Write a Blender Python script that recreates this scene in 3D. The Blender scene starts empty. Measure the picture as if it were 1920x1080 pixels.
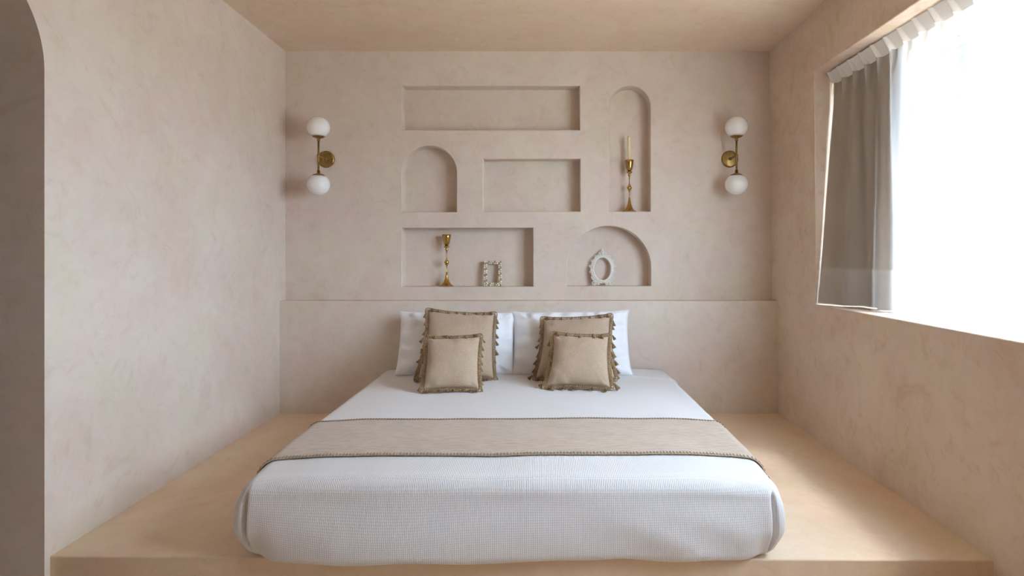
import bpy, bmesh, math, random
from mathutils import Vector, Matrix, noise

# ------------------------------------------------------------------ camera, sky, sun, exposure
scene = bpy.context.scene
COL = scene.collection
R = math.radians
PZ = 0.28                       # top of the platform
CZ = PZ + 1.107                 # eye height
F = 1145.0                      # focal length in pixels of the 1920 frame

cam_d = bpy.data.cameras.new('camera')
cam = bpy.data.objects.new('camera', cam_d)
COL.objects.link(cam)
cam.location = (0, 0, CZ)
cam.rotation_euler = (R(90), 0, 0)
cam_d.sensor_width = 36.0
cam_d.lens = 36.0 * F / 1920.0
cam_d.shift_x = -56 / 1920.0
cam_d.shift_y = -64 / 1920.0
cam_d.clip_start = 0.05
scene.camera = cam

w = bpy.data.worlds.new('sky')
scene.world = w
w.use_nodes = True
bg = w.node_tree.nodes['Background']
bg.inputs['Strength'].default_value = 31.0
_tc = w.node_tree.nodes.new('ShaderNodeTexCoord')
_sx = w.node_tree.nodes.new('ShaderNodeSeparateXYZ')
_cr = w.node_tree.nodes.new('ShaderNodeValToRGB')      # ground below the horizon, hazy sky above
_mr = w.node_tree.nodes.new('ShaderNodeMapRange')
_mr.inputs['From Min'].default_value = -1.0; _mr.inputs['From Max'].default_value = 1.0
w.node_tree.links.new(_tc.outputs['Generated'], _sx.inputs[0])
w.node_tree.links.new(_sx.outputs['Z'], _mr.inputs['Value'])
w.node_tree.links.new(_mr.outputs['Result'], _cr.inputs['Fac'])
w.node_tree.links.new(_cr.outputs['Color'], bg.inputs['Color'])
_cr.color_ramp.elements[0].position = 0.47; _cr.color_ramp.elements[0].color = (0.27, 0.32, 0.39, 1)
_cr.color_ramp.elements[1].position = 0.53; _cr.color_ramp.elements[1].color = (0.60, 0.765, 1.0, 1)

sd = bpy.data.lights.new('sun', 'SUN')
sd.energy = 3.0
sd.angle = R(9.0)
sd.color = (1.0, 0.98, 0.95)
sun = bpy.data.objects.new('sun', sd)
COL.objects.link(sun)
sun.rotation_euler = Vector((-1.0, 0.75, -2.4)).to_track_quat('-Z', 'Y').to_euler()
sun.location = (5, -2, 8)


def portal(name, loc, aim, sx, sy):
    d = bpy.data.lights.new(name, 'AREA')
    d.shape = 'RECTANGLE'; d.size = sx; d.size_y = sy
    o = bpy.data.objects.new(name, d)
    COL.objects.link(o)
    o.location = loc
    o.rotation_euler = Vector(aim).to_track_quat('-Z', 'Y').to_euler()
    d.cycles.is_portal = True
    return o


portal('window_portal', (2.0, 2.19, 1.78), (-1, 0, 0), 2.95, 1.45)

scene.view_settings.view_transform = 'Standard'
scene.view_settings.look = 'None'
scene.view_settings.gamma = 1.0
scene.view_settings.exposure = 0.09
scene.cycles.use_denoising = True
scene.cycles.max_bounces = 14
scene.cycles.diffuse_bounces = 8
scene.cycles.transparent_max_bounces = 16
scene.cycles.transmission_bounces = 8
scene.cycles.sample_clamp_indirect = 12.0


# ------------------------------------------------------------------ helpers
def px(X, Y, Z):
    """a point at depth Z seen at photo pixel (X, Y)"""
    return Vector(((X - 1016) / F * Z, Z, CZ - (Y - 476) / F * Z))


def link(name, bm, m=None, parent=None, smooth=False, label=None, cat=None, group=None, kind=None):
    me = bpy.data.meshes.new(name)
    bmesh.ops.recalc_face_normals(bm, faces=bm.faces[:])
    bm.to_mesh(me); bm.free()
    if smooth:
        me.polygons.foreach_set('use_smooth', [True] * len(me.polygons))
    o = bpy.data.objects.new(name, me)
    COL.objects.link(o)
    if m: me.materials.append(m)
    if parent: o.parent = parent
    tag(o, label, cat, group, kind)
    return o


def tag(o, label=None, cat=None, group=None, kind=None):
    if label: o['label'] = label
    if cat: o['category'] = cat
    if group: o['group'] = group
    if kind: o['kind'] = kind
    return o


def thing(name, loc, label, cat, group=None, rot=(0, 0, 0), kind=None):
    o = bpy.data.objects.new(name, None)
    COL.objects.link(o)
    o.empty_display_size = 0.05
    o.location = loc; o.rotation_euler = rot
    return tag(o, label, cat, group, kind)


def copy_tree(o, parent=None):
    c = o.copy(); COL.objects.link(c)
    if parent: c.parent = parent
    for ch in list(o.children):
        copy_tree(ch, c)
    return c


def add_box(bm, lo, hi):
    x0, y0, z0 = lo; x1, y1, z1 = hi
    v = [bm.verts.new(p) for p in ((x0, y0, z0), (x1, y0, z0), (x1, y1, z0), (x0, y1, z0),
                                   (x0, y0, z1), (x1, y0, z1), (x1, y1, z1), (x0, y1, z1))]
    for f in ((0, 3, 2, 1), (4, 5, 6, 7), (0, 1, 5, 4), (1, 2, 6, 5), (2, 3, 7, 6), (3, 0, 4, 7)):
        bm.faces.new([v[i] for i in f])
    return v


def add_tube(bm, pts, rad, seg=10, closed=False, caps=True):
    """tube along pts; rad is a number or a function of 0..1"""
    pts = [Vector(p) for p in pts]
    n = len(pts)
    rings = []
    prev = None
    for i, p in enumerate(pts):
        if closed:
            t = (pts[(i + 1) % n] - pts[i - 1])
        else:
            t = pts[min(i + 1, n - 1)] - pts[max(i - 1, 0)]
        t.normalize()
        if prev is None:
            a = Vector((0, 0, 1)) if abs(t.z) < 0.9 else Vector((1, 0, 0))
            u = t.cross(a).normalized()
        else:
            u = (prev - t * prev.dot(t)).normalized()
        prev = u
        v = t.cross(u)
        r = rad(i / max(1, n - 1)) if callable(rad) else rad
        rings.append([bm.verts.new(p + (u * math.cos(2 * math.pi * k / seg) + v * math.sin(2 * math.pi * k / seg)) * r)
                      for k in range(seg)])
    for i in range(n if closed else n - 1):
        a, b = rings[i], rings[(i + 1) % n]
        for k in range(seg):
            bm.faces.new((a[k], a[(k + 1) % seg], b[(k + 1) % seg], b[k]))
    if caps and not closed:
        bm.faces.new(rings[0][::-1]); bm.faces.new(rings[-1])


def add_lathe(bm, prof, seg=32, mat=None, flute=None):
    """prof: list of (radius, height) bottom to top about local Z"""
    mat = mat or Matrix.Identity(4)
    rings = []
    for r, h in prof:
        if r < 1e-6:
            rings.append([bm.verts.new(mat @ Vector((0, 0, h)))])
        else:
            rings.append([bm.verts.new(mat @ Vector((r * math.cos(2 * math.pi * k / seg), r * math.sin(2 * math.pi * k / seg), h)))
                          for k in range(seg)])
    for a, b in zip(rings, rings[1:]):
        if len(a) == 1 and len(b) == 1: continue
        for k in range(seg):
            k2 = (k + 1) % seg
            if len(a) == 1: bm.faces.new((a[0], b[k2], b[k]))
            elif len(b) == 1: bm.faces.new((a[k], a[k2], b[0]))
            else: bm.faces.new((a[k], a[k2], b[k2], b[k]))
    if len(rings[0]) > 1: bm.faces.new(rings[0][::-1])
    if len(rings[-1]) > 1: bm.faces.new(rings[-1])


def add_ball(bm, c, r, seg=12, rings=8, sc=(1, 1, 1), rot=None):
    prof = [(r * math.sin(math.pi * i / rings), -r * math.cos(math.pi * i / rings)) for i in range(rings + 1)]
    prof[0] = (0, -r); prof[-1] = (0, r)
    m = Matrix.Translation(Vector(c)) @ (rot.to_4x4() if rot else Matrix.Identity(4)) @ Matrix.Diagonal((sc[0], sc[1], sc[2], 1))
    add_lathe(bm, prof, seg, m)


def bevel(o, width, seg=3, angle=35):
    m = o.modifiers.new('soft_edge', 'BEVEL')
    m.width = width; m.segments = seg; m.limit_method = 'ANGLE'; m.angle_limit = R(angle)
    return m


def sm(a, b, x):
    t = max(0.0, min(1.0, (x - a) / (b - a)))
    return t * t * (3 - 2 * t)


def fb(x, y, z=0.0):
    return noise.noise(Vector((x, y, z)))


# ------------------------------------------------------------------ materials
def mat(name, base, rough=0.6, metallic=0.0, spec=None):
    m = bpy.data.materials.new(name)
    m.use_nodes = True
    b = m.node_tree.nodes['Principled BSDF']
    b.inputs['Base Color'].default_value = (*base, 1)
    b.inputs['Roughness'].default_value = rough
    b.inputs['Metallic'].default_value = metallic
    if spec is not None: b.inputs['Specular IOR Level'].default_value = spec
    return m, m.node_tree, b


def nd(t, kind, **kw):
    n = t.nodes.new(kind)
    for k, v in kw.items(): setattr(n, k, v)
    return n


def ramp(t, fac, stops):
    r = nd(t, 'ShaderNodeValToRGB')
    e = r.color_ramp.elements
    e[0].position, e[0].color = stops[0][0], (*stops[0][1], 1)
    e[1].position, e[1].color = stops[-1][0], (*stops[-1][1], 1)
    for p, c in stops[1:-1]:
        x = e.new(p); x.color = (*c, 1)
    t.links.new(fac, r.inputs['Fac'])
    return r.outputs['Color']


def noise_node(t, co, scale, detail=4.0, rough=0.55, dist=0.0, stretch=None):
    if stretch:
        mp = nd(t, 'ShaderNodeMapping'); mp.inputs['Scale'].default_value = stretch
        t.links.new(co, mp.inputs['Vector']); co = mp.outputs['Vector']
    n = nd(t, 'ShaderNodeTexNoise')
    n.inputs['Scale'].default_value = scale; n.inputs['Detail'].default_value = detail
    n.inputs['Roughness'].default_value = rough; n.inputs['Distortion'].default_value = dist
    t.links.new(co, n.inputs['Vector'])
    return n.outputs['Fac']


def mixc(t, a, b, fac, mode='MIX'):
    n = nd(t, 'ShaderNodeMix', data_type='RGBA', blend_type=mode)
    if isinstance(fac, (int, float)): n.inputs[0].default_value = fac
    else: t.links.new(fac, n.inputs[0])
    for i, c in ((6, a), (7, b)):
        if isinstance(c, tuple): n.inputs[i].default_value = (*c, 1)
        else: t.links.new(c, n.inputs[i])
    return n.outputs[2]


def mathn(t, op, a, b=0.0, c=None):
    n = nd(t, 'ShaderNodeMath', operation=op)
    for i, v in enumerate((a, b) if c is None else (a, b, c)):
        if isinstance(v, (int, float)): n.inputs[i].default_value = v
        else: t.links.new(v, n.inputs[i])
    return n.outputs[0]


def plaster(name, dark, mid, light, rough=0.62, bump=0.15, streak=(1, 1, 1), stain=0.6):
    m, t, b = mat(name, mid, rough, spec=0.35)
    tc = nd(t, 'ShaderNodeTexCoord').outputs['Object']
    big = noise_node(t, tc, 1.5, 5, 0.6, 0.6, streak)
    fine = noise_node(t, tc, 9.0, 6, 0.65, 1.2, streak)
    vfine = noise_node(t, tc, 55.0, 4, 0.6)
    s = mathn(t, 'ADD', mathn(t, 'MULTIPLY', big, 0.6), mathn(t, 'MULTIPLY', fine, 0.4))
    c = ramp(t, s, [(0.28, dark), (0.5, mid), (0.72, light)])
    # small darker trowel marks
    spots = ramp(t, noise_node(t, tc, 5.0, 8, 0.75, 2.0), [(0.0, (0.80, 0.72, 0.62)), (0.36, (0.91, 0.87, 0.82)), (0.46, (1, 1, 1)), (1.0, (1, 1, 1))])
    c = mixc(t, c, spots, stain, 'MULTIPLY')
    # faint pink and straw coloured patches in the lime
    hue = ramp(t, noise_node(t, tc, 3.2, 3, 0.5), [(0.38, (1.0, 0.965, 0.975)), (0.52, (1, 1, 1)), (0.64, (0.985, 1.0, 0.95))])
    c = mixc(t, c, hue, 1.0, 'MULTIPLY')
    t.links.new(c, b.inputs['Base Color'])
    bp = nd(t, 'ShaderNodeBump'); bp.inputs['Strength'].default_value = bump; bp.inputs['Distance'].default_value = 0.012
    h = mathn(t, 'ADD', mathn(t, 'MULTIPLY', fine, 0.8), mathn(t, 'MULTIPLY', vfine, 0.08))
    h = mathn(t, 'ADD', h, mathn(t, 'MULTIPLY', big, 1.6))
    t.links.new(h, bp.inputs['Height']); t.links.new(bp.outputs['Normal'], b.inputs['Normal'])
    return m


M_wall = plaster('plaster_wall', (0.60, 0.49, 0.405), (0.66, 0.562, 0.478), (0.715, 0.628, 0.548), streak=(1, 1, 1))
M_ceil = plaster('plaster_ceiling', (0.66, 0.50, 0.37), (0.72, 0.575, 0.445), (0.77, 0.645, 0.53))
M_wall_worn = plaster('plaster_wall_worn', (0.58, 0.43, 0.32), (0.68, 0.555, 0.45), (0.735, 0.625, 0.53), stain=1.0)
M_floor = plaster('plaster_platform', (0.68, 0.50, 0.34), (0.74, 0.575, 0.42), (0.79, 0.655, 0.52), rough=0.7, bump=0.12)


def white_fabric(name, base, waffle):
    m, t, b = mat(name, base, 0.85, spec=0.15)
    b.inputs['Sheen Weight'].default_value = 0.15
    g = nd(t, 'ShaderNodeNewGeometry').outputs['Position']
    sp = nd(t, 'ShaderNodeSeparateXYZ'); t.links.new(g, sp.inputs[0])
    if waffle:
        k = 2 * math.pi / waffle
        wob = mathn(t, 'MULTIPLY', noise_node(t, g, 2.0, 1), 0.004)
        u = mathn(t, 'SINE', mathn(t, 'MULTIPLY', mathn(t, 'ADD', sp.outputs[0], wob), k))
        v = mathn(t, 'SINE', mathn(t, 'MULTIPLY', mathn(t, 'ADD', mathn(t, 'SUBTRACT', sp.outputs[1], sp.outputs[2]), wob), k))
        h = mathn(t, 'MAXIMUM', u, mathn(t, 'MULTIPLY', v, 0.55))
        c = ramp(t, h, [(0.0, tuple(x * 0.94 for x in base)), (0.8, base)])  # shading of the gaps in the weave, put into the colour
        t.links.new(c, b.inputs['Base Color'])
        dist = 0.0010
    else:
        h = noise_node(t, g, 260.0, 3); dist = 0.0006
    h2 = mathn(t, 'ADD', h, mathn(t, 'MULTIPLY', noise_node(t, g, 7.0, 4, 0.6, 0.4), 2.0))
    bp = nd(t, 'ShaderNodeBump'); bp.inputs['Strength'].default_value = 0.5; bp.inputs['Distance'].default_value = dist
    t.links.new(h2, bp.inputs['Height']); t.links.new(bp.outputs['Normal'], b.inputs['Normal'])
    return m


M_spread = white_fabric('waffle_cotton', (0.755, 0.735, 0.73), 0.0066)
M_sheet = white_fabric('white_cotton', (0.82, 0.82, 0.84), 0)


def linen(name, dark, light, streaky=(1, 1, 1), scale=120, tr=0.0):
    m, t, b = mat(name, light, 0.9, spec=0.1)
    b.inputs['Sheen Weight'].default_value = 0.2
    g = nd(t, 'ShaderNodeTexCoord').outputs['Object']
    n1 = noise_node(t, g, scale, 4, 0.7, 0.0, streaky)
    n2 = noise_node(t, g, 5.0, 3)
    c = ramp(t, mathn(t, 'ADD', mathn(t, 'MULTIPLY', n1, 0.75), mathn(t, 'MULTIPLY', n2, 0.25)), [(0.34, dark), (0.62, light)])
    t.links.new(c, b.inputs['Base Color'])
    bp = nd(t, 'ShaderNodeBump'); bp.inputs['Strength'].default_value = 0.5; bp.inputs['Distance'].default_value = 0.0015
    t.links.new(n1, bp.inputs['Height']); t.links.new(bp.outputs['Normal'], b.inputs['Normal'])
    return m


M_runner = linen('runner_linen', (0.40, 0.31, 0.23), (0.59, 0.485, 0.39), (0.10, 1, 1), 170)
M_cushion = linen('cushion_linen', (0.38, 0.275, 0.19), (0.51, 0.385, 0.28), (1, 1, 1), 200)
M_braid, _, _ = mat('braid_cotton', (0.37, 0.245, 0.135), 0.9, spec=0.1)
M_tassel, _, _ = mat('tassel_cotton', (0.29, 0.18, 0.095), 0.9, spec=0.1)
M_stitch, _, _ = mat('stitch_thread', (0.24, 0.18, 0.12), 0.9, spec=0.1)
M_hem, _, _ = mat('hem_thread', (0.46, 0.36, 0.25), 0.9, spec=0.1)

M_brass, t_, b_ = mat('aged_brass', (0.46, 0.31, 0.12), 0.38, 1.0)
c_ = ramp(t_, noise_node(t_, nd(t_, 'ShaderNodeTexCoord').outputs['Object'], 40, 3), [(0.3, (0.26, 0.155, 0.05)), (0.7, (0.44, 0.29, 0.11))])
t_.links.new(c_, b_.inputs['Base Color'])
M_gold, _, _ = mat('polished_brass', (0.50, 0.30, 0.09), 0.24, 1.0)
M_opal, _, b_ = mat('opal_glass', (0.84, 0.82, 0.79), 0.18, spec=0.5)
b_.inputs['Subsurface Weight'].default_value = 0.3
b_.inputs['Subsurface Radius'].default_value = (0.03, 0.03, 0.03)
M_wax, _, b_ = mat('candle_wax', (0.80, 0.66, 0.43), 0.45)
b_.inputs['Subsurface Weight'].default_value = 0.3
b_.inputs['Subsurface Radius'].default_value = (0.01, 0.006, 0.003)
M_wick, _, _ = mat('wick', (0.75, 0.68, 0.55), 0.9)
M_pearl, _, _ = mat('pearl', (0.88, 0.80, 0.66), 0.15, 0.0)
M_champ, _, _ = mat('champagne_bead', (0.58, 0.46, 0.30), 0.25, 0.3)
M_fgold, _, _ = mat('antique_gold', (0.46, 0.35, 0.22), 0.4, 0.3)
M_white, _, _ = mat('white_resin', (0.74, 0.70, 0.63), 0.5)
M_recess, _, _ = mat('frame_back', (0.55, 0.52, 0.48), 0.7)
M_alu, _, _ = mat('painted_metal', (0.62, 0.60, 0.57), 0.5, 0.0)

# sheer voile: part see-through, part glowing weave
M_sheer = bpy.data.materials.new('sheer_voile'); M_sheer.use_nodes = True
t_ = M_sheer.node_tree; t_.nodes.clear()
out = nd(t_, 'ShaderNodeOutputMaterial')
df = nd(t_, 'ShaderNodeBsdfDiffuse'); df.inputs['Color'].default_value = (0.88, 0.87, 0.86, 1)
tl = nd(t_, 'ShaderNodeBsdfTranslucent'); tl.inputs['Color'].default_value = (0.88, 0.87, 0.86, 1)
tp = nd(t_, 'ShaderNodeBsdfTransparent')
m1 = nd(t_, 'ShaderNodeMixShader'); m1.inputs[0].default_value = 0.55
m2 = nd(t_, 'ShaderNodeMixShader'); m2.inputs[0].default_value = 0.66
t_.links.new(df.outputs[0], m1.inputs[1]); t_.links.new(tl.outputs[0], m1.inputs[2])
t_.links.new(m1.outputs[0], m2.inputs[1]); t_.links.new(tp.outputs[0], m2.inputs[2])
t_.links.new(m2.outputs[0], out.inputs[0])

M_header = bpy.data.materials.new('header_tape'); M_header.use_nodes = True
t_ = M_header.node_tree; t_.nodes.clear()
out = nd(t_, 'ShaderNodeOutputMaterial')
df = nd(t_, 'ShaderNodeBsdfDiffuse'); df.inputs['Color'].default_value = (0.74, 0.70, 0.66, 1)
tl = nd(t_, 'ShaderNodeBsdfTranslucent'); tl.inputs['Color'].default_value = (0.74, 0.70, 0.66, 1)
m1 = nd(t_, 'ShaderNodeMixShader'); m1.inputs[0].default_value = 0.035
t_.links.new(df.outputs[0], m1.inputs[1]); t_.links.new(tl.outputs[0], m1.inputs[2])
t_.links.new(m1.outputs[0], out.inputs[0])

M_drape = bpy.data.materials.new('grey_linen_drape'); M_drape.use_nodes = True
t_ = M_drape.node_tree; t_.nodes.clear()
out = nd(t_, 'ShaderNodeOutputMaterial')
g_ = nd(t_, 'ShaderNodeTexCoord').outputs['Object']
c_ = ramp(t_, noise_node(t_, g_, 160, 4, 0.7), [(0.35, (0.235, 0.172, 0.12)), (0.65, (0.39, 0.30, 0.215))])
df = nd(t_, 'ShaderNodeBsdfDiffuse'); t_.links.new(c_, df.inputs['Color'])
tl = nd(t_, 'ShaderNodeBsdfTranslucent'); t_.links.new(c_, tl.inputs['Color'])
m1 = nd(t_, 'ShaderNodeMixShader'); m1.inputs[0].default_value = 0.02
t_.links.new(df.outputs[0], m1.inputs[1]); t_.links.new(tl.outputs[0], m1.inputs[2])
t_.links.new(m1.outputs[0], out.inputs[0])

M_glass = bpy.data.materials.new('window_glass'); M_glass.use_nodes = True
t_ = M_glass.node_tree; t_.nodes.clear()
out = nd(t_, 'ShaderNodeOutputMaterial')
gl = nd(t_, 'ShaderNodeBsdfGlossy'); gl.inputs['Roughness'].default_value = 0.02
tp = nd(t_, 'ShaderNodeBsdfTransparent'); tp.inputs['Color'].default_value = (0.95, 0.97, 0.96, 1)
m1 = nd(t_, 'ShaderNodeMixShader'); m1.inputs[0].default_value = 0.06
t_.links.new(tp.outputs[0], m1.inputs[1]); t_.links.new(gl.outputs[0], m1.inputs[2])
t_.links.new(m1.outputs[0], out.inputs[0])


# ------------------------------------------------------------------ the room
TOPZ = CZ + 1.440               # ceiling
YB = 4.34                       # back wall face
YR = -2.3                       # wall behind the camera


def offset_poly(pts, r):
    """grow a counter-clockwise outline by r"""
    n = len(pts); out = []
    area = sum(pts[i][0] * pts[(i + 1) % n][1] - pts[(i + 1) % n][0] * pts[i][1] for i in range(n))
    sg = 1 if area > 0 else -1
    for i in range(n):
        p, q, s_ = Vector(pts[i - 1]), Vector(pts[i]), Vector(pts[(i + 1) % n])
        a = (q - p).normalized(); b = (s_ - q).normalized()
        na = Vector((a.y, -a.x)) * sg; nb = Vector((b.y, -b.x)) * sg
        m = (na + nb); m = m / max(0.3, m.dot(na))
        out.append((q.x + m.x * r, q.y + m.y * r))
    return out


def panel(outer, holes, to3, depth, pocket=None, rnd=0.0):
    """slab with outline and holes; to3(u, v, d) places it; holes are through unless pocket depth given"""
    bm = bmesh.new()

    def loop(pts, d):
        vs = [bm.verts.new(to3(u, v, d)) for u, v in pts]
        es = [bm.edges.new((vs[i], vs[(i + 1) % len(vs)])) for i in range(len(vs))]
        return vs, es

    fo, fe = loop(outer, 0)
    hs = [loop(offset_poly(h, rnd) if rnd else h, 0) for h in holes]
    ed = fe + [e for h in hs for e in h[1]]
    bmesh.ops.triangle_fill(bm, edges=ed, use_beauty=True)
    bo, be = loop(outer, depth)
    if pocket is None:
        hb = [loop(h, depth) for h in holes]
        bmesh.ops.triangle_fill(bm, edges=be + [e for h in hb for e in h[1]], use_beauty=True)
    else:
        hb = [loop(h, pocket) for h in holes]
        bm.faces.new(bo)
        for vs, _ in hb: bm.faces.new(vs)
    chains = [(fo, bo)]
    for x, y, h in zip(hs, hb, holes):
        c = [x[0]]
        if rnd:
            for k in (1, 2, 3, 4):
                t = math.pi / 2 * k / 4
                c.append([bm.verts.new(to3(u, v, rnd * (1 - math.cos(t)))) for u, v in offset_poly(h, rnd * (1 - math.sin(t)))])
        c.append(y[0])
        chains += list(zip(c, c[1:]))
    for a, b in chains:
        n = len(a)
        for i in range(n):
            bm.faces.new((a[i], a[(i + 1) % n], b[(i + 1) % n], b[i]))
    return bm


def xl(y): return -1.800 - (y - 2.21) * 0.0105          # left wall face
def xr(y, z): return 1.632 + (y - 2.2) * 0.004 - (z - PZ) * 0.009    # right wall face, slightly out of plumb


def wpx(X, Y): return ((X - 1016) / F * YB, CZ - (Y - 476) / F * YB)


def rect_n(x0, y0, x1, y1):
    a, b = wpx(x0, y0), wpx(x1, y1)
    return [(a[0], b[1]), (b[0], b[1]), (b[0], a[1]), (a[0], a[1])]


def arch_n(x0, top, x1, bot, seg=28):
    a, b = wpx(x0, top), wpx(x1, bot)
    r = (b[0] - a[0]) / 2; cx = (a[0] + b[0]) / 2; cz = a[1] - r
    p = [(a[0], b[1]), (b[0], b[1])]
    for i in range(seg + 1):
        t = math.pi * i / seg
        p.append((cx + r * math.cos(t), cz + r * math.sin(t)))
    return p


niches = [rect_n(754, 161, 1087, 243.5), arch_n(754, 273, 856, 397.5), rect_n(906, 298, 1088, 396.5),
          arch_n(1143, 161, 1219.5, 396.5), rect_n(754, 427.5, 999.5, 537.5), arch_n(1063, 423.5, 1220.5, 536.5)]
bm = panel([(-2.2, 0), (2.0, 0), (2.0, TOPZ + 0.02), (-2.2, TOPZ + 0.02)], niches,
           lambda u, v, d: (u, YB + d, v), 0.3, 0.11, rnd=0.006)
wall_back = link('wall_back', bm, M_wall, kind='structure')

# lower ledge of the headboard wall
bm = bmesh.new()
add_box(bm, (xl(4.3) - 0.02, 4.24, PZ - 0.02), (1.67, YB + 0.01, CZ - 0.3265))
ledge = link('trim_1', bm, M_wall, kind='structure')
bevel(ledge, 0.007, 3)

# left wall with an arched opening
ar = 0.36
pts = [(4.6, 0), (4.6, TOPZ + 0.02), (YR, TOPZ + 0.02), (YR, 0), (2.21 - 2 * ar, 0)]
for i in range(41):
    t = math.pi - math.pi * i / 40
    pts.append((2.21 - ar + ar * math.cos(t), 2.05 + ar * math.sin(t)))
pts.append((2.21, 0))
bm = panel(pts, [], lambda u, v, d: (xl(u) - d, u, v), 0.32)
link('wall_left', bm, M_wall, kind='structure')

# right wall with the long window opening
WY0, WY1, WZ0, WZ1 = 0.75, 3.63, 1.088, 2.470
bm = panel([(4.6, 0), (4.6, TOPZ + 0.02), (YR, TOPZ + 0.02), (YR, 0)],
           [[(WY0, WZ0), (WY1, WZ0), (WY1, WZ1), (WY0, WZ1)]],
           lambda u, v, d: (xr(u, v) + d, u, v), 0.30, rnd=0.006)
link('wall_right', bm, M_wall_worn, kind='structure')

# wall behind the camera
bm = bmesh.new(); add_box(bm, (-2.2, YR - 0.25, 0), (2.0, YR, TOPZ + 0.02))
link('wall_front', bm, M_wall, kind='structure')

bm = bmesh.new(); add_box(bm, (-2.2, YR - 0.25, TOPZ), (2.0, 4.64, TOPZ + 0.2))
link('ceiling', bm, M_ceil, kind='structure')
bm = bmesh.new(); add_box(bm, (-4.2, YR - 0.25, -0.2), (2.0, 4.64, 0))
link('floor', bm, M_floor, kind='structure')

# hallway beyond the arch
bm = bmesh.new()
add_box(bm, (-4.0, 0.2, 0), (-3.8, 3.6, TOPZ))
add_box(bm, (-4.0, 3.4, 0), (-2.12, 3.6, TOPZ))
add_box(bm, (-4.0, 0.2, 0), (-2.12, 0.4, TOPZ))
add_box(bm, (-4.0, 0.2, TOPZ), (-2.1, 3.6, TOPZ + 0.2))
link('wall_hallway', bm, M_wall, kind='structure')

# raised platform (its front edge runs very slightly askew)
bm = bmesh.new()
vs = add_box(bm, (-1.86, 2.2, 0.0), (1.68, 4.36, PZ))
for v in vs:
    if v.co.y < 3:
        v.co.y = 2.236 if v.co.x < 0 else 2.205
o = link('floor_platform', bm, M_floor, kind='structure'); bevel(o, 0.006, 3)

# window: frame, bars and panes
win = thing('window_1', (1.885, (WY0 + WY1) / 2, WZ0), None, None, kind='structure')
bm = bmesh.new()
ww, wh = WY1 - WY0, WZ1 - WZ0
hw = ww / 2 + 0.01
add_box(bm, (0, -hw, -0.01), (0.05, hw, 0.045)); add_box(bm, (0, -hw, wh - 0.045), (0.05, hw, wh + 0.01))
add_box(bm, (0, -hw, 0.045), (0.05, -hw + 0.05, wh - 0.045)); add_box(bm, (0, hw - 0.05, 0.045), (0.05, hw, wh - 0.045))
PW = (WY1 - WY0) / 5
for k in (-1.5, -0.5, 0.5, 1.5):
    add_box(bm, (0.005, k * PW - 0.022, 0.045), (0.045, k * PW + 0.022, wh - 0.045))
for k in range(5):
    add_box(bm, (0.012, (k - 2.5) * PW + 0.02, wh * 0.62), (0.038, (k - 1.5) * PW - 0.02, wh * 0.62 + 0.025))
link('window_frame', bm, M_alu, win, kind='structure')
for k in range(5):
    bm = bmesh.new()
    add_box(bm, (0.022, (k - 2.5) * PW + 0.02, 0.04), (0.027, (k - 1.5) * PW - 0.02, wh - 0.04))
    link('window_pane', bm, M_glass, win, kind='structure')
# guessed greenery, added outside to cut the light behind the far half of the sheer
M_leaf, t_, b_ = mat('leaf', (0.10, 0.14, 0.06), 0.6)
c_ = ramp(t_, noise_node(t_, nd(t_, 'ShaderNodeTexCoord').outputs['Object'], 3, 3), [(0.35, (0.06, 0.085, 0.035)), (0.65, (0.16, 0.19, 0.09))])
t_.links.new(c_, b_.inputs['Base Color'])
bm = bmesh.new()
rl = random.Random(12)
for k in range(15000):
    y = rl.uniform(2.75, 8.0); z = rl.uniform(-0.2, 4.2); x = 2.75 + 0.9 * rl.random() + 0.25 * max(0.0, 3.4 - y)
    if fb(y * 1.7, z * 1.7, 2.0) < -0.30: continue
    c = Vector((x, y, z))
    q = Vector((rl.gauss(0, 1), rl.gauss(0, 1), rl.gauss(0, 1))).normalized()
    a = q.orthogonal().normalized(); b2 = q.cross(a)
    L, W2 = rl.uniform(0.06, 0.11), rl.uniform(0.03, 0.05)
    bm.faces.new([bm.verts.new(p) for p in (c - a * L, c - b2 * W2 + q * 0.01, c + a * L, c + b2 * W2 + q * 0.01)])
link('added_hedge', bm, M_leaf, label='guessed greenery added outside the window to dim the sheer curtain', cat='foliage', kind='stuff')
bm = bmesh.new(); add_box(bm, (2.0, -6, -0.3), (12, 12, -0.1))
link('ground_outside', bm, M_floor, kind='structure')

# ------------------------------------------------------------------ curtains
def cloth_grid(name, m, parent, ys, zs, fx, thick=0.0, fy=None):
    bm = bmesh.new()
    g = []
    for y in ys:
        col = []
        for z in zs:
            yy = fy(y, z) if fy else y
            col.append(bm.verts.new((fx(y, z), yy, z)))
        g.append(col)
    for i in range(len(ys) - 1):
        for j in range(len(zs) - 1):
            bm.faces.new((g[i][j], g[i + 1][j], g[i + 1][j + 1], g[i][j + 1]))
    return link(name, bm, m, parent, smooth=True)


def lin(a, b, n): return [a + (b - a) * i / n for i in range(n + 1)]


CT = 2.458       # top of the curtains
HB = 2.396       # bottom of the header tape
PITCH = 0.118
SX = 1.750       # curtain line
SY1, SY0 = 3.612, 0.79


def pleatf(y):
    """0..1 pulse at each pinch pleat"""
    p = ((SY1 - y) / PITCH) % 1.0
    d = min(p, 1 - p) * PITCH
    return max(0.0, 1 - (d / 0.016) ** 2)


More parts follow.
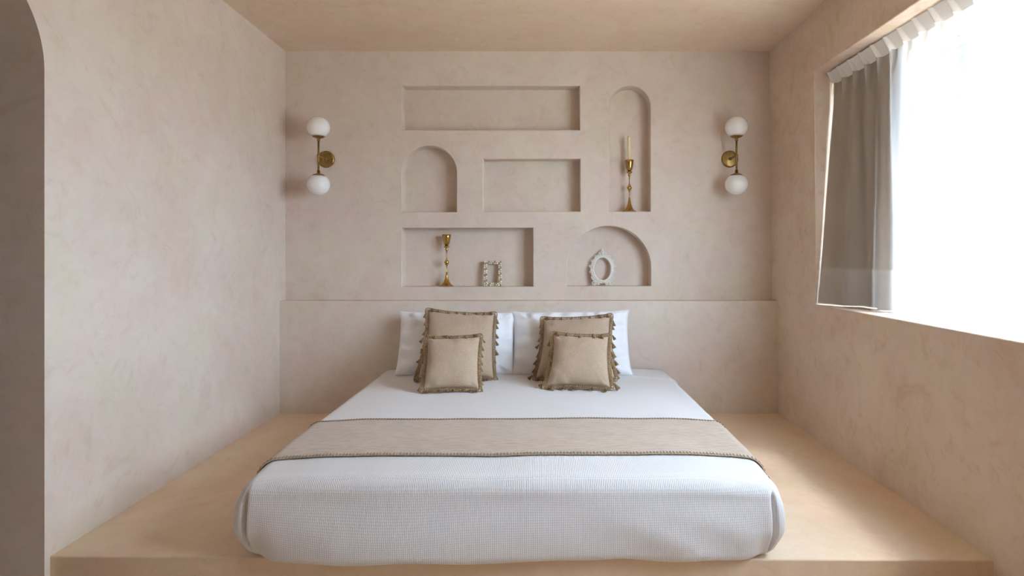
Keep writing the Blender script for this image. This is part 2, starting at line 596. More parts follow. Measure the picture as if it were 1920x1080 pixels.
def sheer_x(y, z):
    t = (CT - z) / (CT - WZ0)
    ph = (SY1 - y) / PITCH
    soft = math.cos(2 * math.pi * ph)
    low = math.cos(2 * math.pi * (ph * 0.5 + 0.22 * math.sin(y * 3.1) + 0.1)) + 0.5 * fb(y * 4.0, 1.7, t * 0.8)
    top = 0.030 * pleatf(y)
    gather = 0.022 * (0.5 + 0.5 * soft)
    k = sm(0.05, 0.15, t); k2 = sm(0.12, 0.9, t)
    off = top * (1 - k) + k * (gather * (1 - 0.75 * k2) + (0.020 * low + 0.012) * k2)
    off += 0.008 * k2 * fb(y * 9.0, z * 1.2)
    # far lower corner swings towards the room
    off += 0.100 * sm(3.22, 3.62, y) * t
    return SX - off


def sheer_y(y, z):
    t = (CT - z) / (CT - WZ0)
    return min(y + 0.010 * sm(3.1, 3.58, y) * t, 3.622)


rail = thing('curtain_rail', (SX + 0.02, 2.19, WZ1 - 0.018), 'pale metal rail under the window soffit carrying both curtains', 'curtain rail')
bm = bmesh.new(); add_box(bm, (-0.062, -1.41, 0.007), (0.07, 1.41, 0.018)); link('track', bm, M_alu, rail)

sheer = thing('sheer_curtain', (0, 0, 0), 'translucent white pleated sheer curtain hanging across the whole bright window', 'curtain')
ys = lin(SY1, SY0, 720)
cloth_grid('sheer_panel', M_sheer, sheer, ys, lin(HB + 0.004, 1.094, 60), sheer_x, fy=sheer_y)
cloth_grid('hem', M_sheer, sheer, ys, lin(1.305, 1.092, 8), lambda y, z: sheer_x(y, z) - 0.003, fy=sheer_y)
cloth_grid('header_tape', M_header, sheer, lin(SY1, SY0, 1000), lin(CT, HB, 5), lambda y, z: SX - 0.004 - 0.050 * (z - HB) / (CT - HB) - (0.012 + 0.018 * (CT - z) / (CT - HB)) * pleatf(y))

drape = thing('grey_drape', (0, 0, 0), 'grey-brown linen drape bunched at the far end of the window behind the sheer', 'curtain')


def drape_x(y, z):
    t = (CT - z) / (CT - WZ0)
    a = 0.044 * (1.25 - 2.2 * abs(math.sin(math.pi * (y / 0.135) + 0.8 * math.sin(y * 7)))) * (1 - 0.35 * t)
    b = 0.034 * math.sin(2 * math.pi * (y / 0.30) + 0.6) * sm(0.15, 0.9, t)
    base = SX + 0.062 + 0.006 * t
    base -= 0.120 * sm(3.22, 3.61, y) * t
    x = base + a + b + 0.010 * t * fb(y * 8, z * 2.0)
    front = sheer_x(y, z) + 0.010
    k = sm(3.46, 3.57, y)
    return max(front, x * (1 - k) + (front + 0.003) * k)


def drape_y(y, z):
    t = (CT - z) / (CT - WZ0)
    return min(y + 0.012 * sm(3.1, 3.575, y) * t, 3.624) + 0.05 * (1 - sm(2.98, 3.15, y)) * sm(0.1, 0.8, t)


cloth_grid('drape_panel', M_drape, drape, lin(3.616, 2.98, 240), lin(CT - 0.012, 1.097, 70), drape_x, fy=drape_y)
cloth_grid('drape_hem', M_drape, drape, lin(3.616, 2.98, 240), lin(1.20, 1.095, 4), lambda y, z: drape_x(y, z) - 0.002, fy=drape_y)

# ------------------------------------------------------------------ the bed
BX0, BX1, BY0, BY1 = -1.100, 0.868, 2.185, 4.225
BT = PZ + 0.318                 # top of the bedding
RR = 0.062                      # soft edge radius

# mattress under its fitted sheet
bm = bmesh.new()
add_box(bm, (BX0 + 0.03, BY0 + 0.09, PZ + 0.002), (BX1 - 0.03, BY1, BT - 0.040))
mattress = link('mattress', bm, M_sheet, label='white sheeted mattress lying on the plaster platform under the bedspread', cat='mattress')
bevel(mattress, 0.06, 6)

# bedspread: flat top with a skirt that rounds over the edges
def top_z(x, y):
    z = BT + 0.005 * fb(x * 2.6, y * 2.6, 3.0) + 0.0012 * fb(x * 7, y * 9, 5)
    z -= 0.022 * (1 - sm(BY0 + 0.02, BY0 + 0.42, y))
    z -= 0.012 * (1 - sm(0.0, 0.30, min(x - BX0, BX1 - x)))
    z += 0.010 * math.exp(-((y - 3.93 + 0.25 * max(0.0, x - 0.6)) / 0.022) ** 2) * sm(0.45, 0.62, x)     # fold beside the pillow
    return z


ix0, ix1, iy0 = BX0 + RR, BX1 - RR, BY0 + RR
YS = 4.205                      # where the spread stops under the pillows


def skirt_pt(bx, by, nx, ny, dn, off=0.0, corner=0.0, side='front'):
    """dn: distance travelled down from the inner rectangle; corner: -1..1 around each corner"""
    arc = RR * math.pi / 2
    zt = top_z(bx, by)
    drop = zt - (PZ + 0.012)
    if dn < arc:
        a = dn / RR
        o_ = RR * math.sin(a); z = zt - RR * (1 - math.cos(a))
    else:
        q = dn - arc
        z = zt - RR - q; o_ = RR
    t = (zt - z) / drop
    return o_, z, t, drop


def skirt(bx, by, nx, ny, v, s_x, s_y, cw, cang):
    """v 0..1: 0 top edge, 0.22 end of the arc, 0.86 bottom, 1 tucked under"""
    zt = top_z(bx, by)
    H = zt - (PZ + 0.006)
    if v < 0.22:
        a = v / 0.22 * math.pi / 2
        o_ = RR * math.sin(a); z = zt - RR * (1 - math.cos(a))
    elif v < 0.86:
        k = (v - 0.22) / 0.64
        rb = 0.035
        o_ = RR + 0.010 * math.sin(k * math.pi); z = zt - RR - (H - RR - rb) * k
    else:
        k = (v - 0.86) / 0.14
        rb = 0.035
        a = min(k * 2.0, 1.0) * math.pi / 2
        o_ = RR - rb * (1 - math.cos(a)) - max(0, k - 0.5) * 0.12
        z = zt - RR - (H - RR - rb) - rb * math.sin(a)
    t = min(1.0, max(0.0, (zt - z) / H))
    env = sm(0.10, 0.32, t)
    # the foot of the spread bellies out over the platform's edge, most of all left of the middle
    fr = max(0.0, -ny)
    belly = 0.018 + sm(-1.08, -0.72, s_x) * 0.034 * math.exp(-((s_x + 0.62) / 0.55) ** 2) + 0.010 * math.exp(-((s_x - 0.55) / 0.15) ** 2)
    o_ += fr * fr * (1 - cw) * belly * sm(0.25, 1.0, t)
    # soft pulls towards the lower right corner
    if fr > 0.5:
        d = (s_x * 0.55 + z * 1.0) * 34
        o_ += 0.0030 * math.sin(d + 1.2 * fb(s_x * 3, z * 4)) * sm(-0.1, 0.55, s_x) * sm(0.3, 0.75, t) * (1 - cw)
        o_ += 0.004 * fb(s_x * 3.0, z * 5.0, 9.0) * env
        z += 0.010 * fb(s_x * 5.0, 0, 4.4) * sm(0.8, 1.0, t)
    # corner pleat: a fold with a lobe of side fabric beside it
    if cw > 0:
        groove = math.exp(-((cang - 0.27) / 0.065) ** 2)
        lobe = math.exp(-((cang - 0.66) / 0.24) ** 2)
        left = s_x < 0
        o_ += cw * env * (-0.055 * groove + (0.016 if left else 0.012) * lobe * math.sin(min(1, t * 1.05) * math.pi) ** 0.7)
        o_ -= 0.020 * cw * sm(0.6, 1.0, t)
        z += 0.004 * cw * sm(0.7, 1.0, t)
    z = max(z, PZ + 0.004 if by + ny * o_ > 2.23 else PZ - 0.004)
    return Vector((bx + nx * o_, by + ny * o_, z))


def build_spread():
    bm = bmesh.new()
    nx_, ny_ = 120, 160
    xs = lin(ix0, ix1, nx_); yy = lin(iy0, YS, ny_)
    g = [[bm.verts.new((x, y, top_z(x, y))) for y in yy] for x in xs]
    for i in range(nx_):
        for j in range(ny_):
            bm.faces.new((g[i][j], g[i + 1][j], g[i + 1][j + 1], g[i][j + 1]))
    # perimeter list: base vertex, outward normal, corner weight, corner angle from the front face (0..1)
    per = []
    for j in range(ny_, 0, -1):
        d = yy[j] - iy0
        per.append((g[0][j], xs[0], yy[j], -1, 0, math.exp(-(d / 0.05) ** 2) if d < 0.2 else 0, 1.0 + d * 5))
    nc = 36
    for k in range(nc + 1):
        a = math.pi / 2 * k / nc                 # from side to front
        per.append((g[0][0], xs[0], iy0, -math.cos(a), -math.sin(a), 1.0, 1 - k / nc))
    for i in range(1, nx_):
        d = min(xs[i] - ix0, ix1 - xs[i])
        per.append((g[i][0], xs[i], iy0, 0, -1, math.exp(-(d / 0.05) ** 2) if d < 0.2 else 0, -d * 5))
    for k in range(nc + 1):
        a = math.pi / 2 * k / nc
        per.append((g[nx_][0], xs[-1], iy0, math.sin(a), -math.cos(a), 1.0, k / nc))
    for j in range(1, ny_ + 1):
        d = yy[j] - iy0
        per.append((g[nx_][j], xs[-1], yy[j], 1, 0, math.exp(-(d / 0.05) ** 2) if d < 0.2 else 0, 1.0 + d * 5))
    vs = [0.22 * k / 10 for k in range(1, 11)] + [0.22 + 0.64 * k / 30 for k in range(1, 31)] + [0.86 + 0.14 * k / 10 for k in range(1, 11)]
    cols = []
    for bv, bx, by, nx, ny, cw, ca in per:
        cols.append([bv] + [bm.verts.new(skirt(bx, by, nx, ny, v, bx, by, cw, ca)) for v in vs])
    for a, b in zip(cols, cols[1:]):
        for k in range(len(vs)):
            q = [a[k], b[k], b[k + 1], a[k + 1]]
            u = []
            for x in q:
                if x not in u: u.append(x)
            if len(u) >= 3: bm.faces.new(u)
    o = link('bedspread', bm, M_spread, smooth=True,
             label='white waffle-weave bedspread tucked around the wide bed with folded foot corners', cat='bedspread')
    m = o.modifiers.new('cloth', 'SOLIDIFY'); m.thickness = 0.004; m.offset = -1
    return o


build_spread()


# bed runner across the foot, lying on the spread and hanging down both sides
def across(s, y, off):
    """s: signed distance across the bed measured over the surface from the middle"""
    half = (ix1 - ix0) / 2; cx = (ix0 + ix1) / 2
    sg = -1 if s < 0 else 1
    a = abs(s)
    bx = cx + sg * min(a, half)
    zt = top_z(bx, y)
    ex = a - half
    if ex <= 0:
        return Vector((bx, y, zt + off))
    arc = RR * math.pi / 2
    rr = RR + off
    if ex < arc:
        t = ex / RR
        return Vector((bx + sg * rr * math.sin(t), y, zt - RR + rr * math.cos(t)))
    return Vector((bx + sg * (rr + 0.010), y, zt - RR - (ex - arc)))


RY0, RY1 = 2.405, 2.885
RHALF = (ix1 - ix0) / 2 + RR * math.pi / 2 + 0.10
runner = thing('bed_runner', (0, 0, 0), 'beige linen bed runner with stitched edges across the foot of the bed', 'bed runner')


def run_y(s, k):
    return RY0 + (RY1 - RY0) * k + 0.006 * math.sin(s * 2.2 + 1) + 0.003 * fb(s * 6, k) - 0.045 * sm(0.86, 1.12, abs(s)) * (1 - k) + 0.010 * (s > 0) * s


bm = bmesh.new()
ss = lin(-RHALF, RHALF, 260); ks = lin(0, 1, 40)
g = [[bm.verts.new(across(s, run_y(s, k), 0.0045 + 0.0016 * abs(fb(s * 5, k * 3, 1)) + 0.0008 * fb(s * 18, k * 6, 2))) for k in ks] for s in ss]
for i in range(len(ss) - 1):
    for j in range(len(ks) - 1):
        bm.faces.new((g[i][j], g[i + 1][j], g[i + 1][j + 1], g[i][j + 1]))
o = link('runner_cloth', bm, M_runner, runner, smooth=True)
mo = o.modifiers.new('cloth', 'SOLIDIFY'); mo.thickness = 0.003; mo.offset = 1
rng = random.Random(4)
for k, name in ((0.0, 'front_hem'), (1.0, 'back_hem')):
    bm = bmesh.new()
    add_tube(bm, [across(s, run_y(s, k) + (-0.002 if k < 0.5 else 0.002), 0.008) for s in lin(-RHALF, RHALF, 260)], 0.0032, 6)
    hem = link(name, bm, M_hem, runner, smooth=True)
    bm = bmesh.new()
    n = 170
    for i in range(n):
        s = -RHALF + 2 * RHALF * (i + 0.5) / n
        inn = 1 if k < 0.5 else -1
        y = run_y(s, k)
        L = 0.010 + 0.005 * rng.random()
        add_tube(bm, [across(s + 0.001, y - inn * 0.005, 0.0105), across(s, y + inn * L * 0.5, 0.0115), across(s + 0.002 * rng.uniform(-1, 1), y + inn * L, 0.010)], 0.0017, 5)
    link('stitching', bm, M_stitch, hem)


# ------------------------------------------------------------------ pillows and cushions
def cushion_mesh(w_, h_, t_, n=44, pinch=0.06, seed=0.0, wr=0.004, sq=0.55, ear=0.0, corners=None):
    """cushion standing in the local XZ plane, centred, front towards -Y"""
    bm = bmesh.new()
    grids = []
    for sgn in (-1, 1):
        g = []
        for i in range(n + 1):
            row = []
            for j in range(n + 1):
                u = -1 + 2 * i / n; v = -1 + 2 * j / n
                uu = math.sin(u * math.pi / 2) * 0.35 + u * 0.65
                vv = math.sin(v * math.pi / 2) * 0.35 + v * 0.65
                x = uu * w_ / 2 * (1 - pinch * (1 - vv * vv) * abs(uu) ** 3)
                z = vv * h_ / 2 * (1 - pinch * (1 - uu * uu) * abs(vv) ** 3)
                x *= 1 + ear * (abs(uu) * abs(vv)) ** 6; z *= 1 + ear * (abs(uu) * abs(vv)) ** 6
                if corners:
                    for (cu, cv, dx, dz) in corners:
                        k_ = max(0, (1 + uu * cu) / 2) ** 1.6 * max(0, (1 + vv * cv) / 2) ** 1.6
                        x += dx * k_; z += dz * k_
                f = max(0.0, (1 - abs(uu) ** 2.6)) ** sq * max(0.0, (1 - abs(vv) ** 2.6)) ** sq
                y = sgn * t_ / 2 * f
                e = min(1, f * 2.2)
                y += sgn * wr * e * (fb(x * 11 + seed, z * 8, seed) + 0.6 * fb(x * 24, z * 17 + seed, sgn))
                # creases that run in from the edges
                rad = (abs(uu) ** 4 + abs(vv) ** 4)
                y += sgn * wr * 1.3 * e * min(1, rad) * math.sin((x if abs(vv) > abs(uu) else z) * 58 + seed * 3 + 3 * fb(x * 6, z * 6, seed))
                edge = i in (0, n) or j in (0, n)
                if edge and sgn == 1:
                    row.append(grids[0][i][j]); continue
                row.append(bm.verts.new((x, 0 if edge else y, z)))
            g.append(row)
        grids.append(g)
        for i in range(n):
            for j in range(n):
                bm.faces.new((g[i][j], g[i + 1][j], g[i + 1][j + 1], g[i][j + 1]))
    edge = [grids[0][i][0].co.copy() for i in range(n)] + [grids[0][n][j].co.copy() for j in range(n)] + \
           [grids[0][n - i][n].co.copy() for i in range(n)] + [grids[0][0][n - j].co.copy() for j in range(n)]
    return bm, edge


def sit(o, x, yb, h_, tilt, yaw=0.0, roll=0.0, zb=BT, lift=0.0):
    """stand a cushion of height h_ with its foot at yb, leaning back by tilt"""
    m = Matrix.Rotation(R(yaw), 4, 'Z') @ Matrix.Rotation(R(-tilt), 4, 'X') @ Matrix.Rotation(R(roll), 4, 'Y')
    o.rotation_euler = m.to_euler()
    up = m.to_3x3() @ Vector((0, 0, h_ / 2))
    o.location = Vector((x, yb, zb + lift)) + Vector((up.x, up.y, up.z))


def white_pillow(x, yb, w_, h_, tilt, roll, seed, label, yaw=0, ear=0.04):
    p = thing('bed_pillow', (0, 0, 0), label, 'pillow', 'white pillows against the headboard wall')
    bm, edge = cushion_mesh(w_, h_, 0.17, 54, 0.022, seed, 0.011, 0.5, ear=ear)
    link('pillowcase', bm, M_sheet, p, smooth=True)
    bm = bmesh.new()
    add_tube(bm, edge, 0.0028, 6, closed=True)
    link('seam_piping', bm, M_sheet, p, smooth=True)
    sit(p, x, yb, h_, tilt, yaw, roll, lift=0.0)
    return p


white_pillow(-0.566, 3.985, 0.765, 0.425, 24, 0.8, 2.0, 'white pillow on the side of the bed away from the window, behind a tasselled cushion', yaw=3, ear=0.02)
white_pillow(0.194, 3.985, 0.770, 0.430, 24, -1.0, 7.0, 'white pillow on the window side of the bed, behind two beige cushions', yaw=-2)

_tm = None


def tassel_mesh():
    """hangs down from the origin along -Z, 4 cm long"""
    global _tm
    if _tm: return _tm
    bm = bmesh.new()
    add_tube(bm, [(0, 0, 0.004), (0, 0, -0.008)], 0.0016, 6)
    add_ball(bm, (0, 0, -0.011), 0.0058, 8, 6)
    r = random.Random(9)
    for k in range(11):
        a = 2 * math.pi * k / 11
        c, s = math.cos(a), math.sin(a)
        e = 0.0085 + 0.002 * r.random()
        add_tube(bm, [(0.002 * c, 0.002 * s, -0.014), (0.0052 * c, 0.0052 * s, -0.021), (e * c, e * s, -0.037 - 0.005 * r.random())], 0.0020, 5)
    add_lathe(bm, [(0.0, -0.036), (0.0055, -0.034), (0.0048, -0.020), (0.003, -0.013), (0, -0.011)], 8)
    me = bpy.data.meshes.new('tassel'); bmesh.ops.recalc_face_normals(bm, faces=bm.faces[:]); bm.to_mesh(me); bm.free()
    me.polygons.foreach_set('use_smooth', [True] * len(me.polygons))
    me.materials.append(M_tassel)
    _tm = me
    return me


def fringed(x, yb, w_, h_, th, tilt, yaw, roll, seed, label, per=6, ts=1.0, band=0.016, top_fwd=True, corners=None):
    p = thing('tasselled_cushion', (0, 0, 0), label, 'cushion', 'beige tasselled cushions on the bed')
    bm, edge = cushion_mesh(w_, h_, th, 44, 0.05, seed, 0.0034, 0.46, ear=0.02, corners=corners)
    link('cover', bm, M_cushion, p, smooth=True)
    sit(p, x, yb, h_, tilt, yaw, roll, lift=0.020)
    rot = p.rotation_euler.to_matrix()
    inv = rot.inverted()
    n = len(edge)
    r = random.Random(int(seed * 10))
    # looped braid band standing out around the seam
    dens = 4
    pts_c = []
    for i in range(n * dens):
        a = edge[(i // dens) % n]; b = edge[(i // dens + 1) % n]
        pts_c.append(a.lerp(b, (i % dens) / dens))
    N = len(pts_c)
    nor = []
    for i in range(N):
        tv = pts_c[(i + 6) % N] - pts_c[i - 6]
        nor.append(Vector((tv.z, 0, -tv.x)).normalized())
    bm = bmesh.new()
    loops = int(2 * (w_ + h_) / 0.0155)
    for ph, amp in ((0, 1), (math.pi, 1)):
        q = []
        for i in range(N):
            a = 2 * math.pi * loops * i / N + ph
            wob = 0.006 * fb(i * 0.05, seed, ph)
            q.append(pts_c[i] + nor[i] * (band * 0.5 + band * 0.5 * math.sin(a)) + Vector((0, 0.003 * math.cos(a) + wob, 0)))
        add_tube(bm, q, 0.0027, 5, closed=True)
    for f in (0.0, 1.0):
        add_tube(bm, [pts_c[i] + nor[i] * band * f + Vector((0, 0.006 * fb(i * 0.05, seed, 0), 0)) for i in range(0, N, 2)], 0.0024, 5, closed=True)
    link('braid_trim', bm, M_braid, p, smooth=True)
    # tassels along each side, falling under their own weight
    down = inv @ Vector((0, 0, -1))
    for side in range(4):
        for k in range(per):
            f = (k + 0.5 + r.uniform(-0.15, 0.15)) / per
            i = int((side + f) * N / 4) % N
            base = pts_c[i] + nor[i] * band
            nn = nor[i]
            wn = rot @ nn
            jit = Vector((r.uniform(-0.35, 0.35), r.uniform(-0.3, 0.1), r.uniform(-0.2, 0.2)))
            if side == 2:       # top edge: flop forwards
                d = down * 0.9 + Vector((0, -0.75, 0)) + nn * 0.15 + jit * 0.5
                base = base + Vector((0, -0.004, 0))
                if not top_fwd and k % 2:
                    d = down * 0.2 + Vector((1, -0.2, 0.05)) * (1 if r.random() > 0.5 else -1) + jit * 0.4
            elif side == 0:     # foot edge: lie out on the bedspread
                d = inv @ Vector((r.uniform(-0.8, 0.8), -1.0, 0.05))
                base = base - nn * band * 0.4
            else:
                d = down * 1.0 + nn * r.uniform(0.0, 0.55) + jit * 0.8
            d.normalize()
            t = bpy.data.objects.new('tassel', tassel_mesh())
            COL.objects.link(t); t.parent = p
            # keep every tassel above the bedspread
            wp = p.location + rot @ (base + d * 0.045 * ts)
            if wp.z < BT + 0.012:
                dw = rot @ d
                dw.z = max(dw.z, (BT + 0.014 - (p.location + rot @ base).z) / (0.045 * ts))
                d = (inv @ dw).normalized()
            t.location = base
            t.rotation_euler = d.to_track_quat('-Z', 'Y').to_euler()
            t.scale = (ts * r.uniform(0.8, 1.15),) * 3
    return p


fringed(-0.500, 3.780, 0.42, 0.420, 0.15, 27, 10, 1.5, 1.3,
        'large beige cushion with looped braid and tassels behind the small cushion farther from the window', per=8, ts=0.9, band=0.020,
        corners=[(-1, -1, -0.055, 0.0), (-1, 1, 0.0, 0.022), (1, -1, -0.012, 0.0)])
fringed(0.208, 3.790, 0.42, 0.385, 0.15, 27, -6, -1.0, 5.1,
        'large beige cushion with looped braid and tassels behind the small cushion nearer the window', per=8, ts=0.95, band=0.020,
        corners=[(-1, -1, -0.035, 0.0), (1, 1, 0.010, 0.018), (1, -1, 0.030, 0.0)])
fringed(-0.512, 3.475, 0.300, 0.298, 0.125, 24, 6, 0.5, 3.7,
        'small beige tasselled cushion in front, on the side farther from the window', per=8, ts=0.75, band=0.019, top_fwd=False,
        corners=[(-1, -1, -0.012, 0.0), (1, 1, 0.004, 0.006)])
fringed(0.222, 3.540, 0.320, 0.298, 0.125, 24, -8, -0.5, 8.2,
        'small beige tasselled cushion in front, nearer the window, tassels drooping over its top', per=5, ts=1.15, band=0.020,
        corners=[(-1, -1, -0.040, 0.0), (-1, 1, -0.008, 0.012), (1, -1, 0.012, 0.0)])

# ------------------------------------------------------------------ wall sconces
def sconce():
    t = thing('wall_sconce', (0, 0, 0), None, 'wall lamp', 'brass wall lamps with two opal globes')
    # local: wall at y=0, room towards -Y
    toY = Matrix.Rotation(R(90), 4, 'X')
    bm = bmesh.new()
    add_lathe(bm, [(0, -0.002), (0.060, -0.002), (0.060, 0.006), (0.057, 0.013), (0.050, 0.016), (0, 0.017)], 48, toY)
    o = link('backplate', bm, M_brass, t, smooth=True); bevel(o, 0.001, 1, 60)
    bm = bmesh.new()
    add_tube(bm, [(0, -0.015, 0), (0, -0.155, 0)], 0.0070, 14)
    add_lathe(bm, [(0.012, 0.014), (0.012, 0.024), (0.0072, 0.028)], 20, toY)
    link('arm', bm, M_brass, t, smooth=True)
    bm = bmesh.new()
    add_tube(bm, [(0, -0.155, -0.123), (0, -0.155, 0.123)], 0.0064, 14)
    add_ball(bm, (0, -0.155, 0), 0.0115, 14, 10)
    link('rod', bm, M_brass, t, smooth=True)
    for s in (1, -1):
        flip = Matrix.Translation((0, -0.155, 0)) @ Matrix.Diagonal((1, 1, s, 1))
        bm = bmesh.new()
        add_lathe(bm, [(0.0105, 0.100), (0.0105, 0.118), (0.020, 0.122), (0.036, 0.128), (0.040, 0.132), (0.040, 0.134), (0, 0.134)], 32, flip)
        link('globe_holder', bm, M_brass, t, smooth=True)
        bm = bmesh.new()
        rg = 0.0775
        c = 0.196
        prof = []
        for i in range(29):
            a = -math.pi / 2 + math.pi * i / 28
            h = c + rg * 0.96 * math.sin(a)
            prof.append((rg * math.cos(a) if 0 < i < 28 else 0, max(h, 0.1335)))
        prof = [(0, 0.1335)] + [q for q in prof if q[1] > 0.1336]
        add_lathe(bm, prof, 40, flip)
        link('globe_shade', bm, M_opal, t, smooth=True)
    return t


s1 = sconce()
s1.location = (-1.531, YB, CZ + 0.671)
s1['label'] = 'brass wall lamp with two opal globes, mounted on the side farther from the window'
s2 = copy_tree(s1)
s2.location = (1.334, YB, CZ + 0.673)
s2['label'] = 'brass wall lamp with two opal globes, mounted between the tall arched niche and window wall'

# ------------------------------------------------------------------ candlesticks
def holder():
    t = thing('candlestick', (0, 0, 0), None, 'candlestick', 'brass candlesticks in the wall niches')
    bm = bmesh.new()
    add_lathe(bm, [(0, 0), (0.050, 0), (0.051, 0.003), (0.046, 0.006), (0.034, 0.014), (0.022, 0.030), (0.013, 0.054), (0.0085, 0.078), (0.0062, 0.100), (0, 0.1001)], 40)
    link('base', bm, M_gold, t, smooth=True)
    bm = bmesh.new()
    prof = [(0.0, 0.098), (0.0050, 0.098), (0.0042, 0.106), (0.0034, 0.125), (0.0040, 0.142), (0.0075, 0.146), (0.0065, 0.150), (0.013, 0.162), (0.0185, 0.172),
            (0.0130, 0.183), (0.0065, 0.193), (0.0075, 0.197), (0.0036, 0.202), (0.0034, 0.225), (0.0048, 0.252), (0.0090, 0.257), (0.0115, 0.264), (0.0075, 0.270),
            (0.0095, 0.275), (0.0200, 0.280), (0.0215, 0.284), (0.0190, 0.288), (0.0080, 0.293), (0, 0.2935)]
    add_lathe(bm, prof, 24)
    link('stem', bm, M_gold, t, smooth=True)
    bm = bmesh.new()
    add_lathe(bm, [(0, 0.292), (0.011, 0.292), (0.020, 0.304), (0.0255, 0.325), (0.0285, 0.350), (0.0320, 0.371), (0.0305, 0.372), (0.0265, 0.350), (0.0150, 0.345), (0, 0.345)], 32)
    link('candle_cup', bm, M_gold, t, smooth=True)
    return t


h1 = holder()
h1.location = ((837.5 - 1016) / F * 4.385, 4.385, wpx(0, 537.5)[1] + 0.0005)
h1['label'] = 'brass candlestick without a candle in the low rectangular niche'
h2 = copy_tree(h1)
h2.location = ((1180 - 1016) / F * 4.385, 4.385, wpx(0, 396.5)[1] + 0.0005)
h2['label'] = 'brass candlestick holding a cream candle in the tall arched niche'

cd = thing('taper_candle', h2.location + Vector((0, 0, 0.3455)), 'cream unlit taper candle standing in the brass candlestick of the tall arched niche', 'candle', rot=(0, R(-1.2), 0))
bm = bmesh.new()
add_lathe(bm, [(0, 0), (0.0140, 0), (0.0135, 0.03), (0.0125, 0.150), (0.0112, 0.188), (0.0070, 0.196), (0, 0.198)], 24)
link('wax', bm, M_wax, cd, smooth=True)
bm = bmesh.new()
add_tube(bm, [(0, 0, 0.195), (0.0005, 0, 0.203), (0.002, 0, 0.209)], 0.0012, 6)
link('wick', bm, M_wick, cd)

# ------------------------------------------------------------------ pearl frame
fz = wpx(0, 537.5)[1] + 0.001
pf = thing('pearl_picture_frame', ((924 - 1016) / F * 4.40, 4.395, fz), 'small upright gold frame studded with pearls, empty, in the low rectangular niche', 'picture frame', rot=(R(-7), 0, R(6)))
bm = bmesh.new()
FW, FH, FB = 0.128, 0.182, 0.024
o2 = [(-FW / 2, 0), (FW / 2, 0), (FW / 2, FH), (-FW / 2, FH)]
i2 = [(-FW / 2 + FB, FB), (FW / 2 - FB, FB), (FW / 2 - FB, FH - FB), (-FW / 2 + FB, FH - FB)]
bm = panel(o2, [i2], lambda u, v, d: (u, d, v), 0.016)
link('frame_body', bm, M_fgold, pf)
bm = bmesh.new()
add_ball(bm, (0, 0, 0), 0.0062, 10, 8)
pearl_proto = link('pearl', bm, M_pearl, pf, smooth=True)
bm = bmesh.new()
add_ball(bm, (0, 0, 0), 0.0062, 5, 4)
gem_proto = link('gold_bead', bm, M_champ, pf)
spots = []
for row, ins in enumerate((0.0055, 0.0185)):
    w2, h2_ = FW / 2 - ins, FH - 2 * ins
    L = 2 * (2 * w2 + h2_)
    n = int(L / 0.0142)
    for k in range(n):
        d = (k + 0.5 * row) / n * L
        if d < 2 * w2: p = (-w2 + d, ins)
        elif d < 2 * w2 + h2_: p = (w2, ins + d - 2 * w2)
        elif d < 4 * w2 + h2_: p = (w2 - (d - 2 * w2 - h2_), ins + h2_)
        else: p = (-w2, ins + h2_ - (d - 4 * w2 - h2_))
        spots.append((p, (k + row) % 3))
first = {}
rr_ = random.Random(3)
for (x, z), kd in spots:
    proto = gem_proto if kd == 2 else pearl_proto
    o = proto if proto.name not in first else proto.copy()
    if proto.name in first: COL.objects.link(o)
    first[proto.name] = 1
    o.location = (x, -0.003, z)
    s = rr_.uniform(0.85, 1.12)
    o.scale = (s, s, s)

# ------------------------------------------------------------------ white ornate oval frame
of = thing('ornate_oval_frame', ((1129.5 - 1016) / F * 4.40, 4.395, wpx(0, 536.5)[1] + 0.001), 'white ornate oval frame with scrollwork, empty, in the low arched niche', 'picture frame', rot=(R(-7), 0, R(-4)))
OC = 0.121; RA, RB = 0.060, 0.080
bm = bmesh.new()
seg = 72
prof = [(0.0, 0.004), (0.0, -0.006), (0.004, -0.010), (0.009, -0.009), (0.013, -0.005), (0.022, -0.006), (0.026, 0.0), (0.026, 0.010), (0.0, 0.010)]
rg_ = []
for k in range(seg):
    a = 2 * math.pi * k / seg
    rg_.append([bm.verts.new(((RA + q) * math.cos(a), yv, OC + (RB + q) * math.sin(a))) for q, yv in prof])
for k in range(seg):
    a, b = rg_[k], rg_[(k + 1) % seg]
    for j in range(len(prof)):
        bm.faces.new((a[j], a[(j + 1) % len(prof)], b[(j + 1) % len(prof)], b[j]))
link('oval_ring', bm, M_white, of, smooth=True)


def scroll(bm, c, r0, turns, start, sgn, rad, y=-0.004):
    pts = []
    n = int(22 * turns)
    for i in range(n + 1):
        t = i / n
        a = start + sgn * 2 * math.pi * turns * t
        r = r0 * (1 - 0.82 * t)
        pts.append((c[0] + r * math.cos(a), y - 0.003 * t, c[1] + r * math.sin(a)))
    add_tube(bm, pts, lambda t: rad * (1 - 0.35 * t), 7)


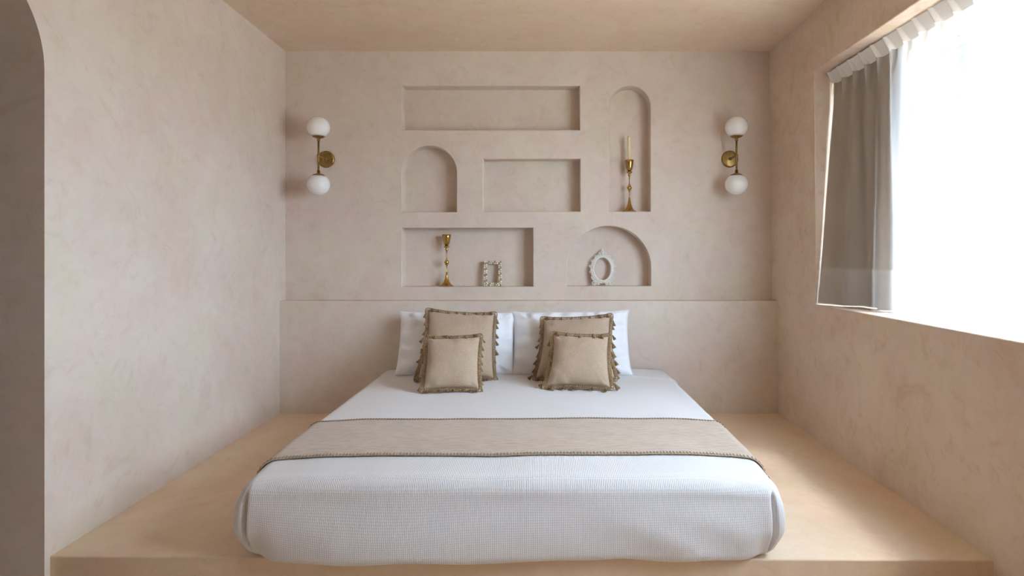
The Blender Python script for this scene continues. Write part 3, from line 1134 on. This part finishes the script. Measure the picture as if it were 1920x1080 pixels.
bm = bmesh.new()
for k in range(16):
    a = 2 * math.pi * (k + 0.5) / 16
    if -2.05 < (a if a < math.pi else a - 2 * math.pi) < -1.10: continue
    cx_ = (RA + 0.029) * math.cos(a); cz_ = OC + (RB + 0.028) * math.sin(a)
    sgn = 1 if math.cos(a) > 0 else -1
    scroll(bm, (cx_, cz_), 0.0125, 1.2, a + sgn * 1.9, sgn, 0.0034)
    a2 = a + math.pi / 16
    add_ball(bm, ((RA + 0.022) * math.cos(a2), -0.006, OC + (RB + 0.022) * math.sin(a2)), 0.0050, 8, 6)
for k in range(40):
    a = 2 * math.pi * k / 40
    add_ball(bm, ((RA + 0.015) * math.cos(a), -0.007, OC + (RB + 0.015) * math.sin(a)), 0.0026, 7, 5)
link('scrollwork', bm, M_white, of, smooth=True)
bm = bmesh.new()
zt_ = OC + RB + 0.022
for s in (-1, 1):
    scroll(bm, (s * 0.017, zt_ + 0.006), 0.014, 1.3, (0 if s < 0 else math.pi) , -s, 0.0038)
    scroll(bm, (s * 0.036, zt_ - 0.010), 0.012, 1.2, (0 if s < 0 else math.pi), s, 0.0034)
    add_tube(bm, [(0, -0.005, zt_), (s * 0.008, -0.006, zt_ + 0.020), (s * 0.003, -0.006, zt_ + 0.036)], lambda t: 0.0042 * (1 - 0.5 * t), 7)
add_ball(bm, (0, -0.006, zt_ + 0.034), 0.0065, 9, 7, (0.8, 0.8, 1.7))
add_ball(bm, (0, -0.008, zt_ + 0.010), 0.0085, 9, 7)
link('crest', bm, M_white, of, smooth=True)
for s in (-1, 1):
    bm = bmesh.new()
    scroll(bm, (s * 0.062, 0.019), 0.0175, 1.5, math.pi / 2 + s * 0.6, s, 0.0045)
    add_tube(bm, [(s * 0.076, -0.002, 0.060), (s * 0.070, -0.003, 0.045), (s * 0.060, -0.004, 0.036), (s * 0.050, -0.003, 0.030), (s * 0.030, -0.003, 0.022), (0, -0.003, 0.021)], 0.0052, 8)
    scroll(bm, (s * 0.028, 0.013), 0.010, 1.2, math.pi / 2, -s, 0.0036)
    link('scroll_foot', bm, M_white, of, smooth=True)
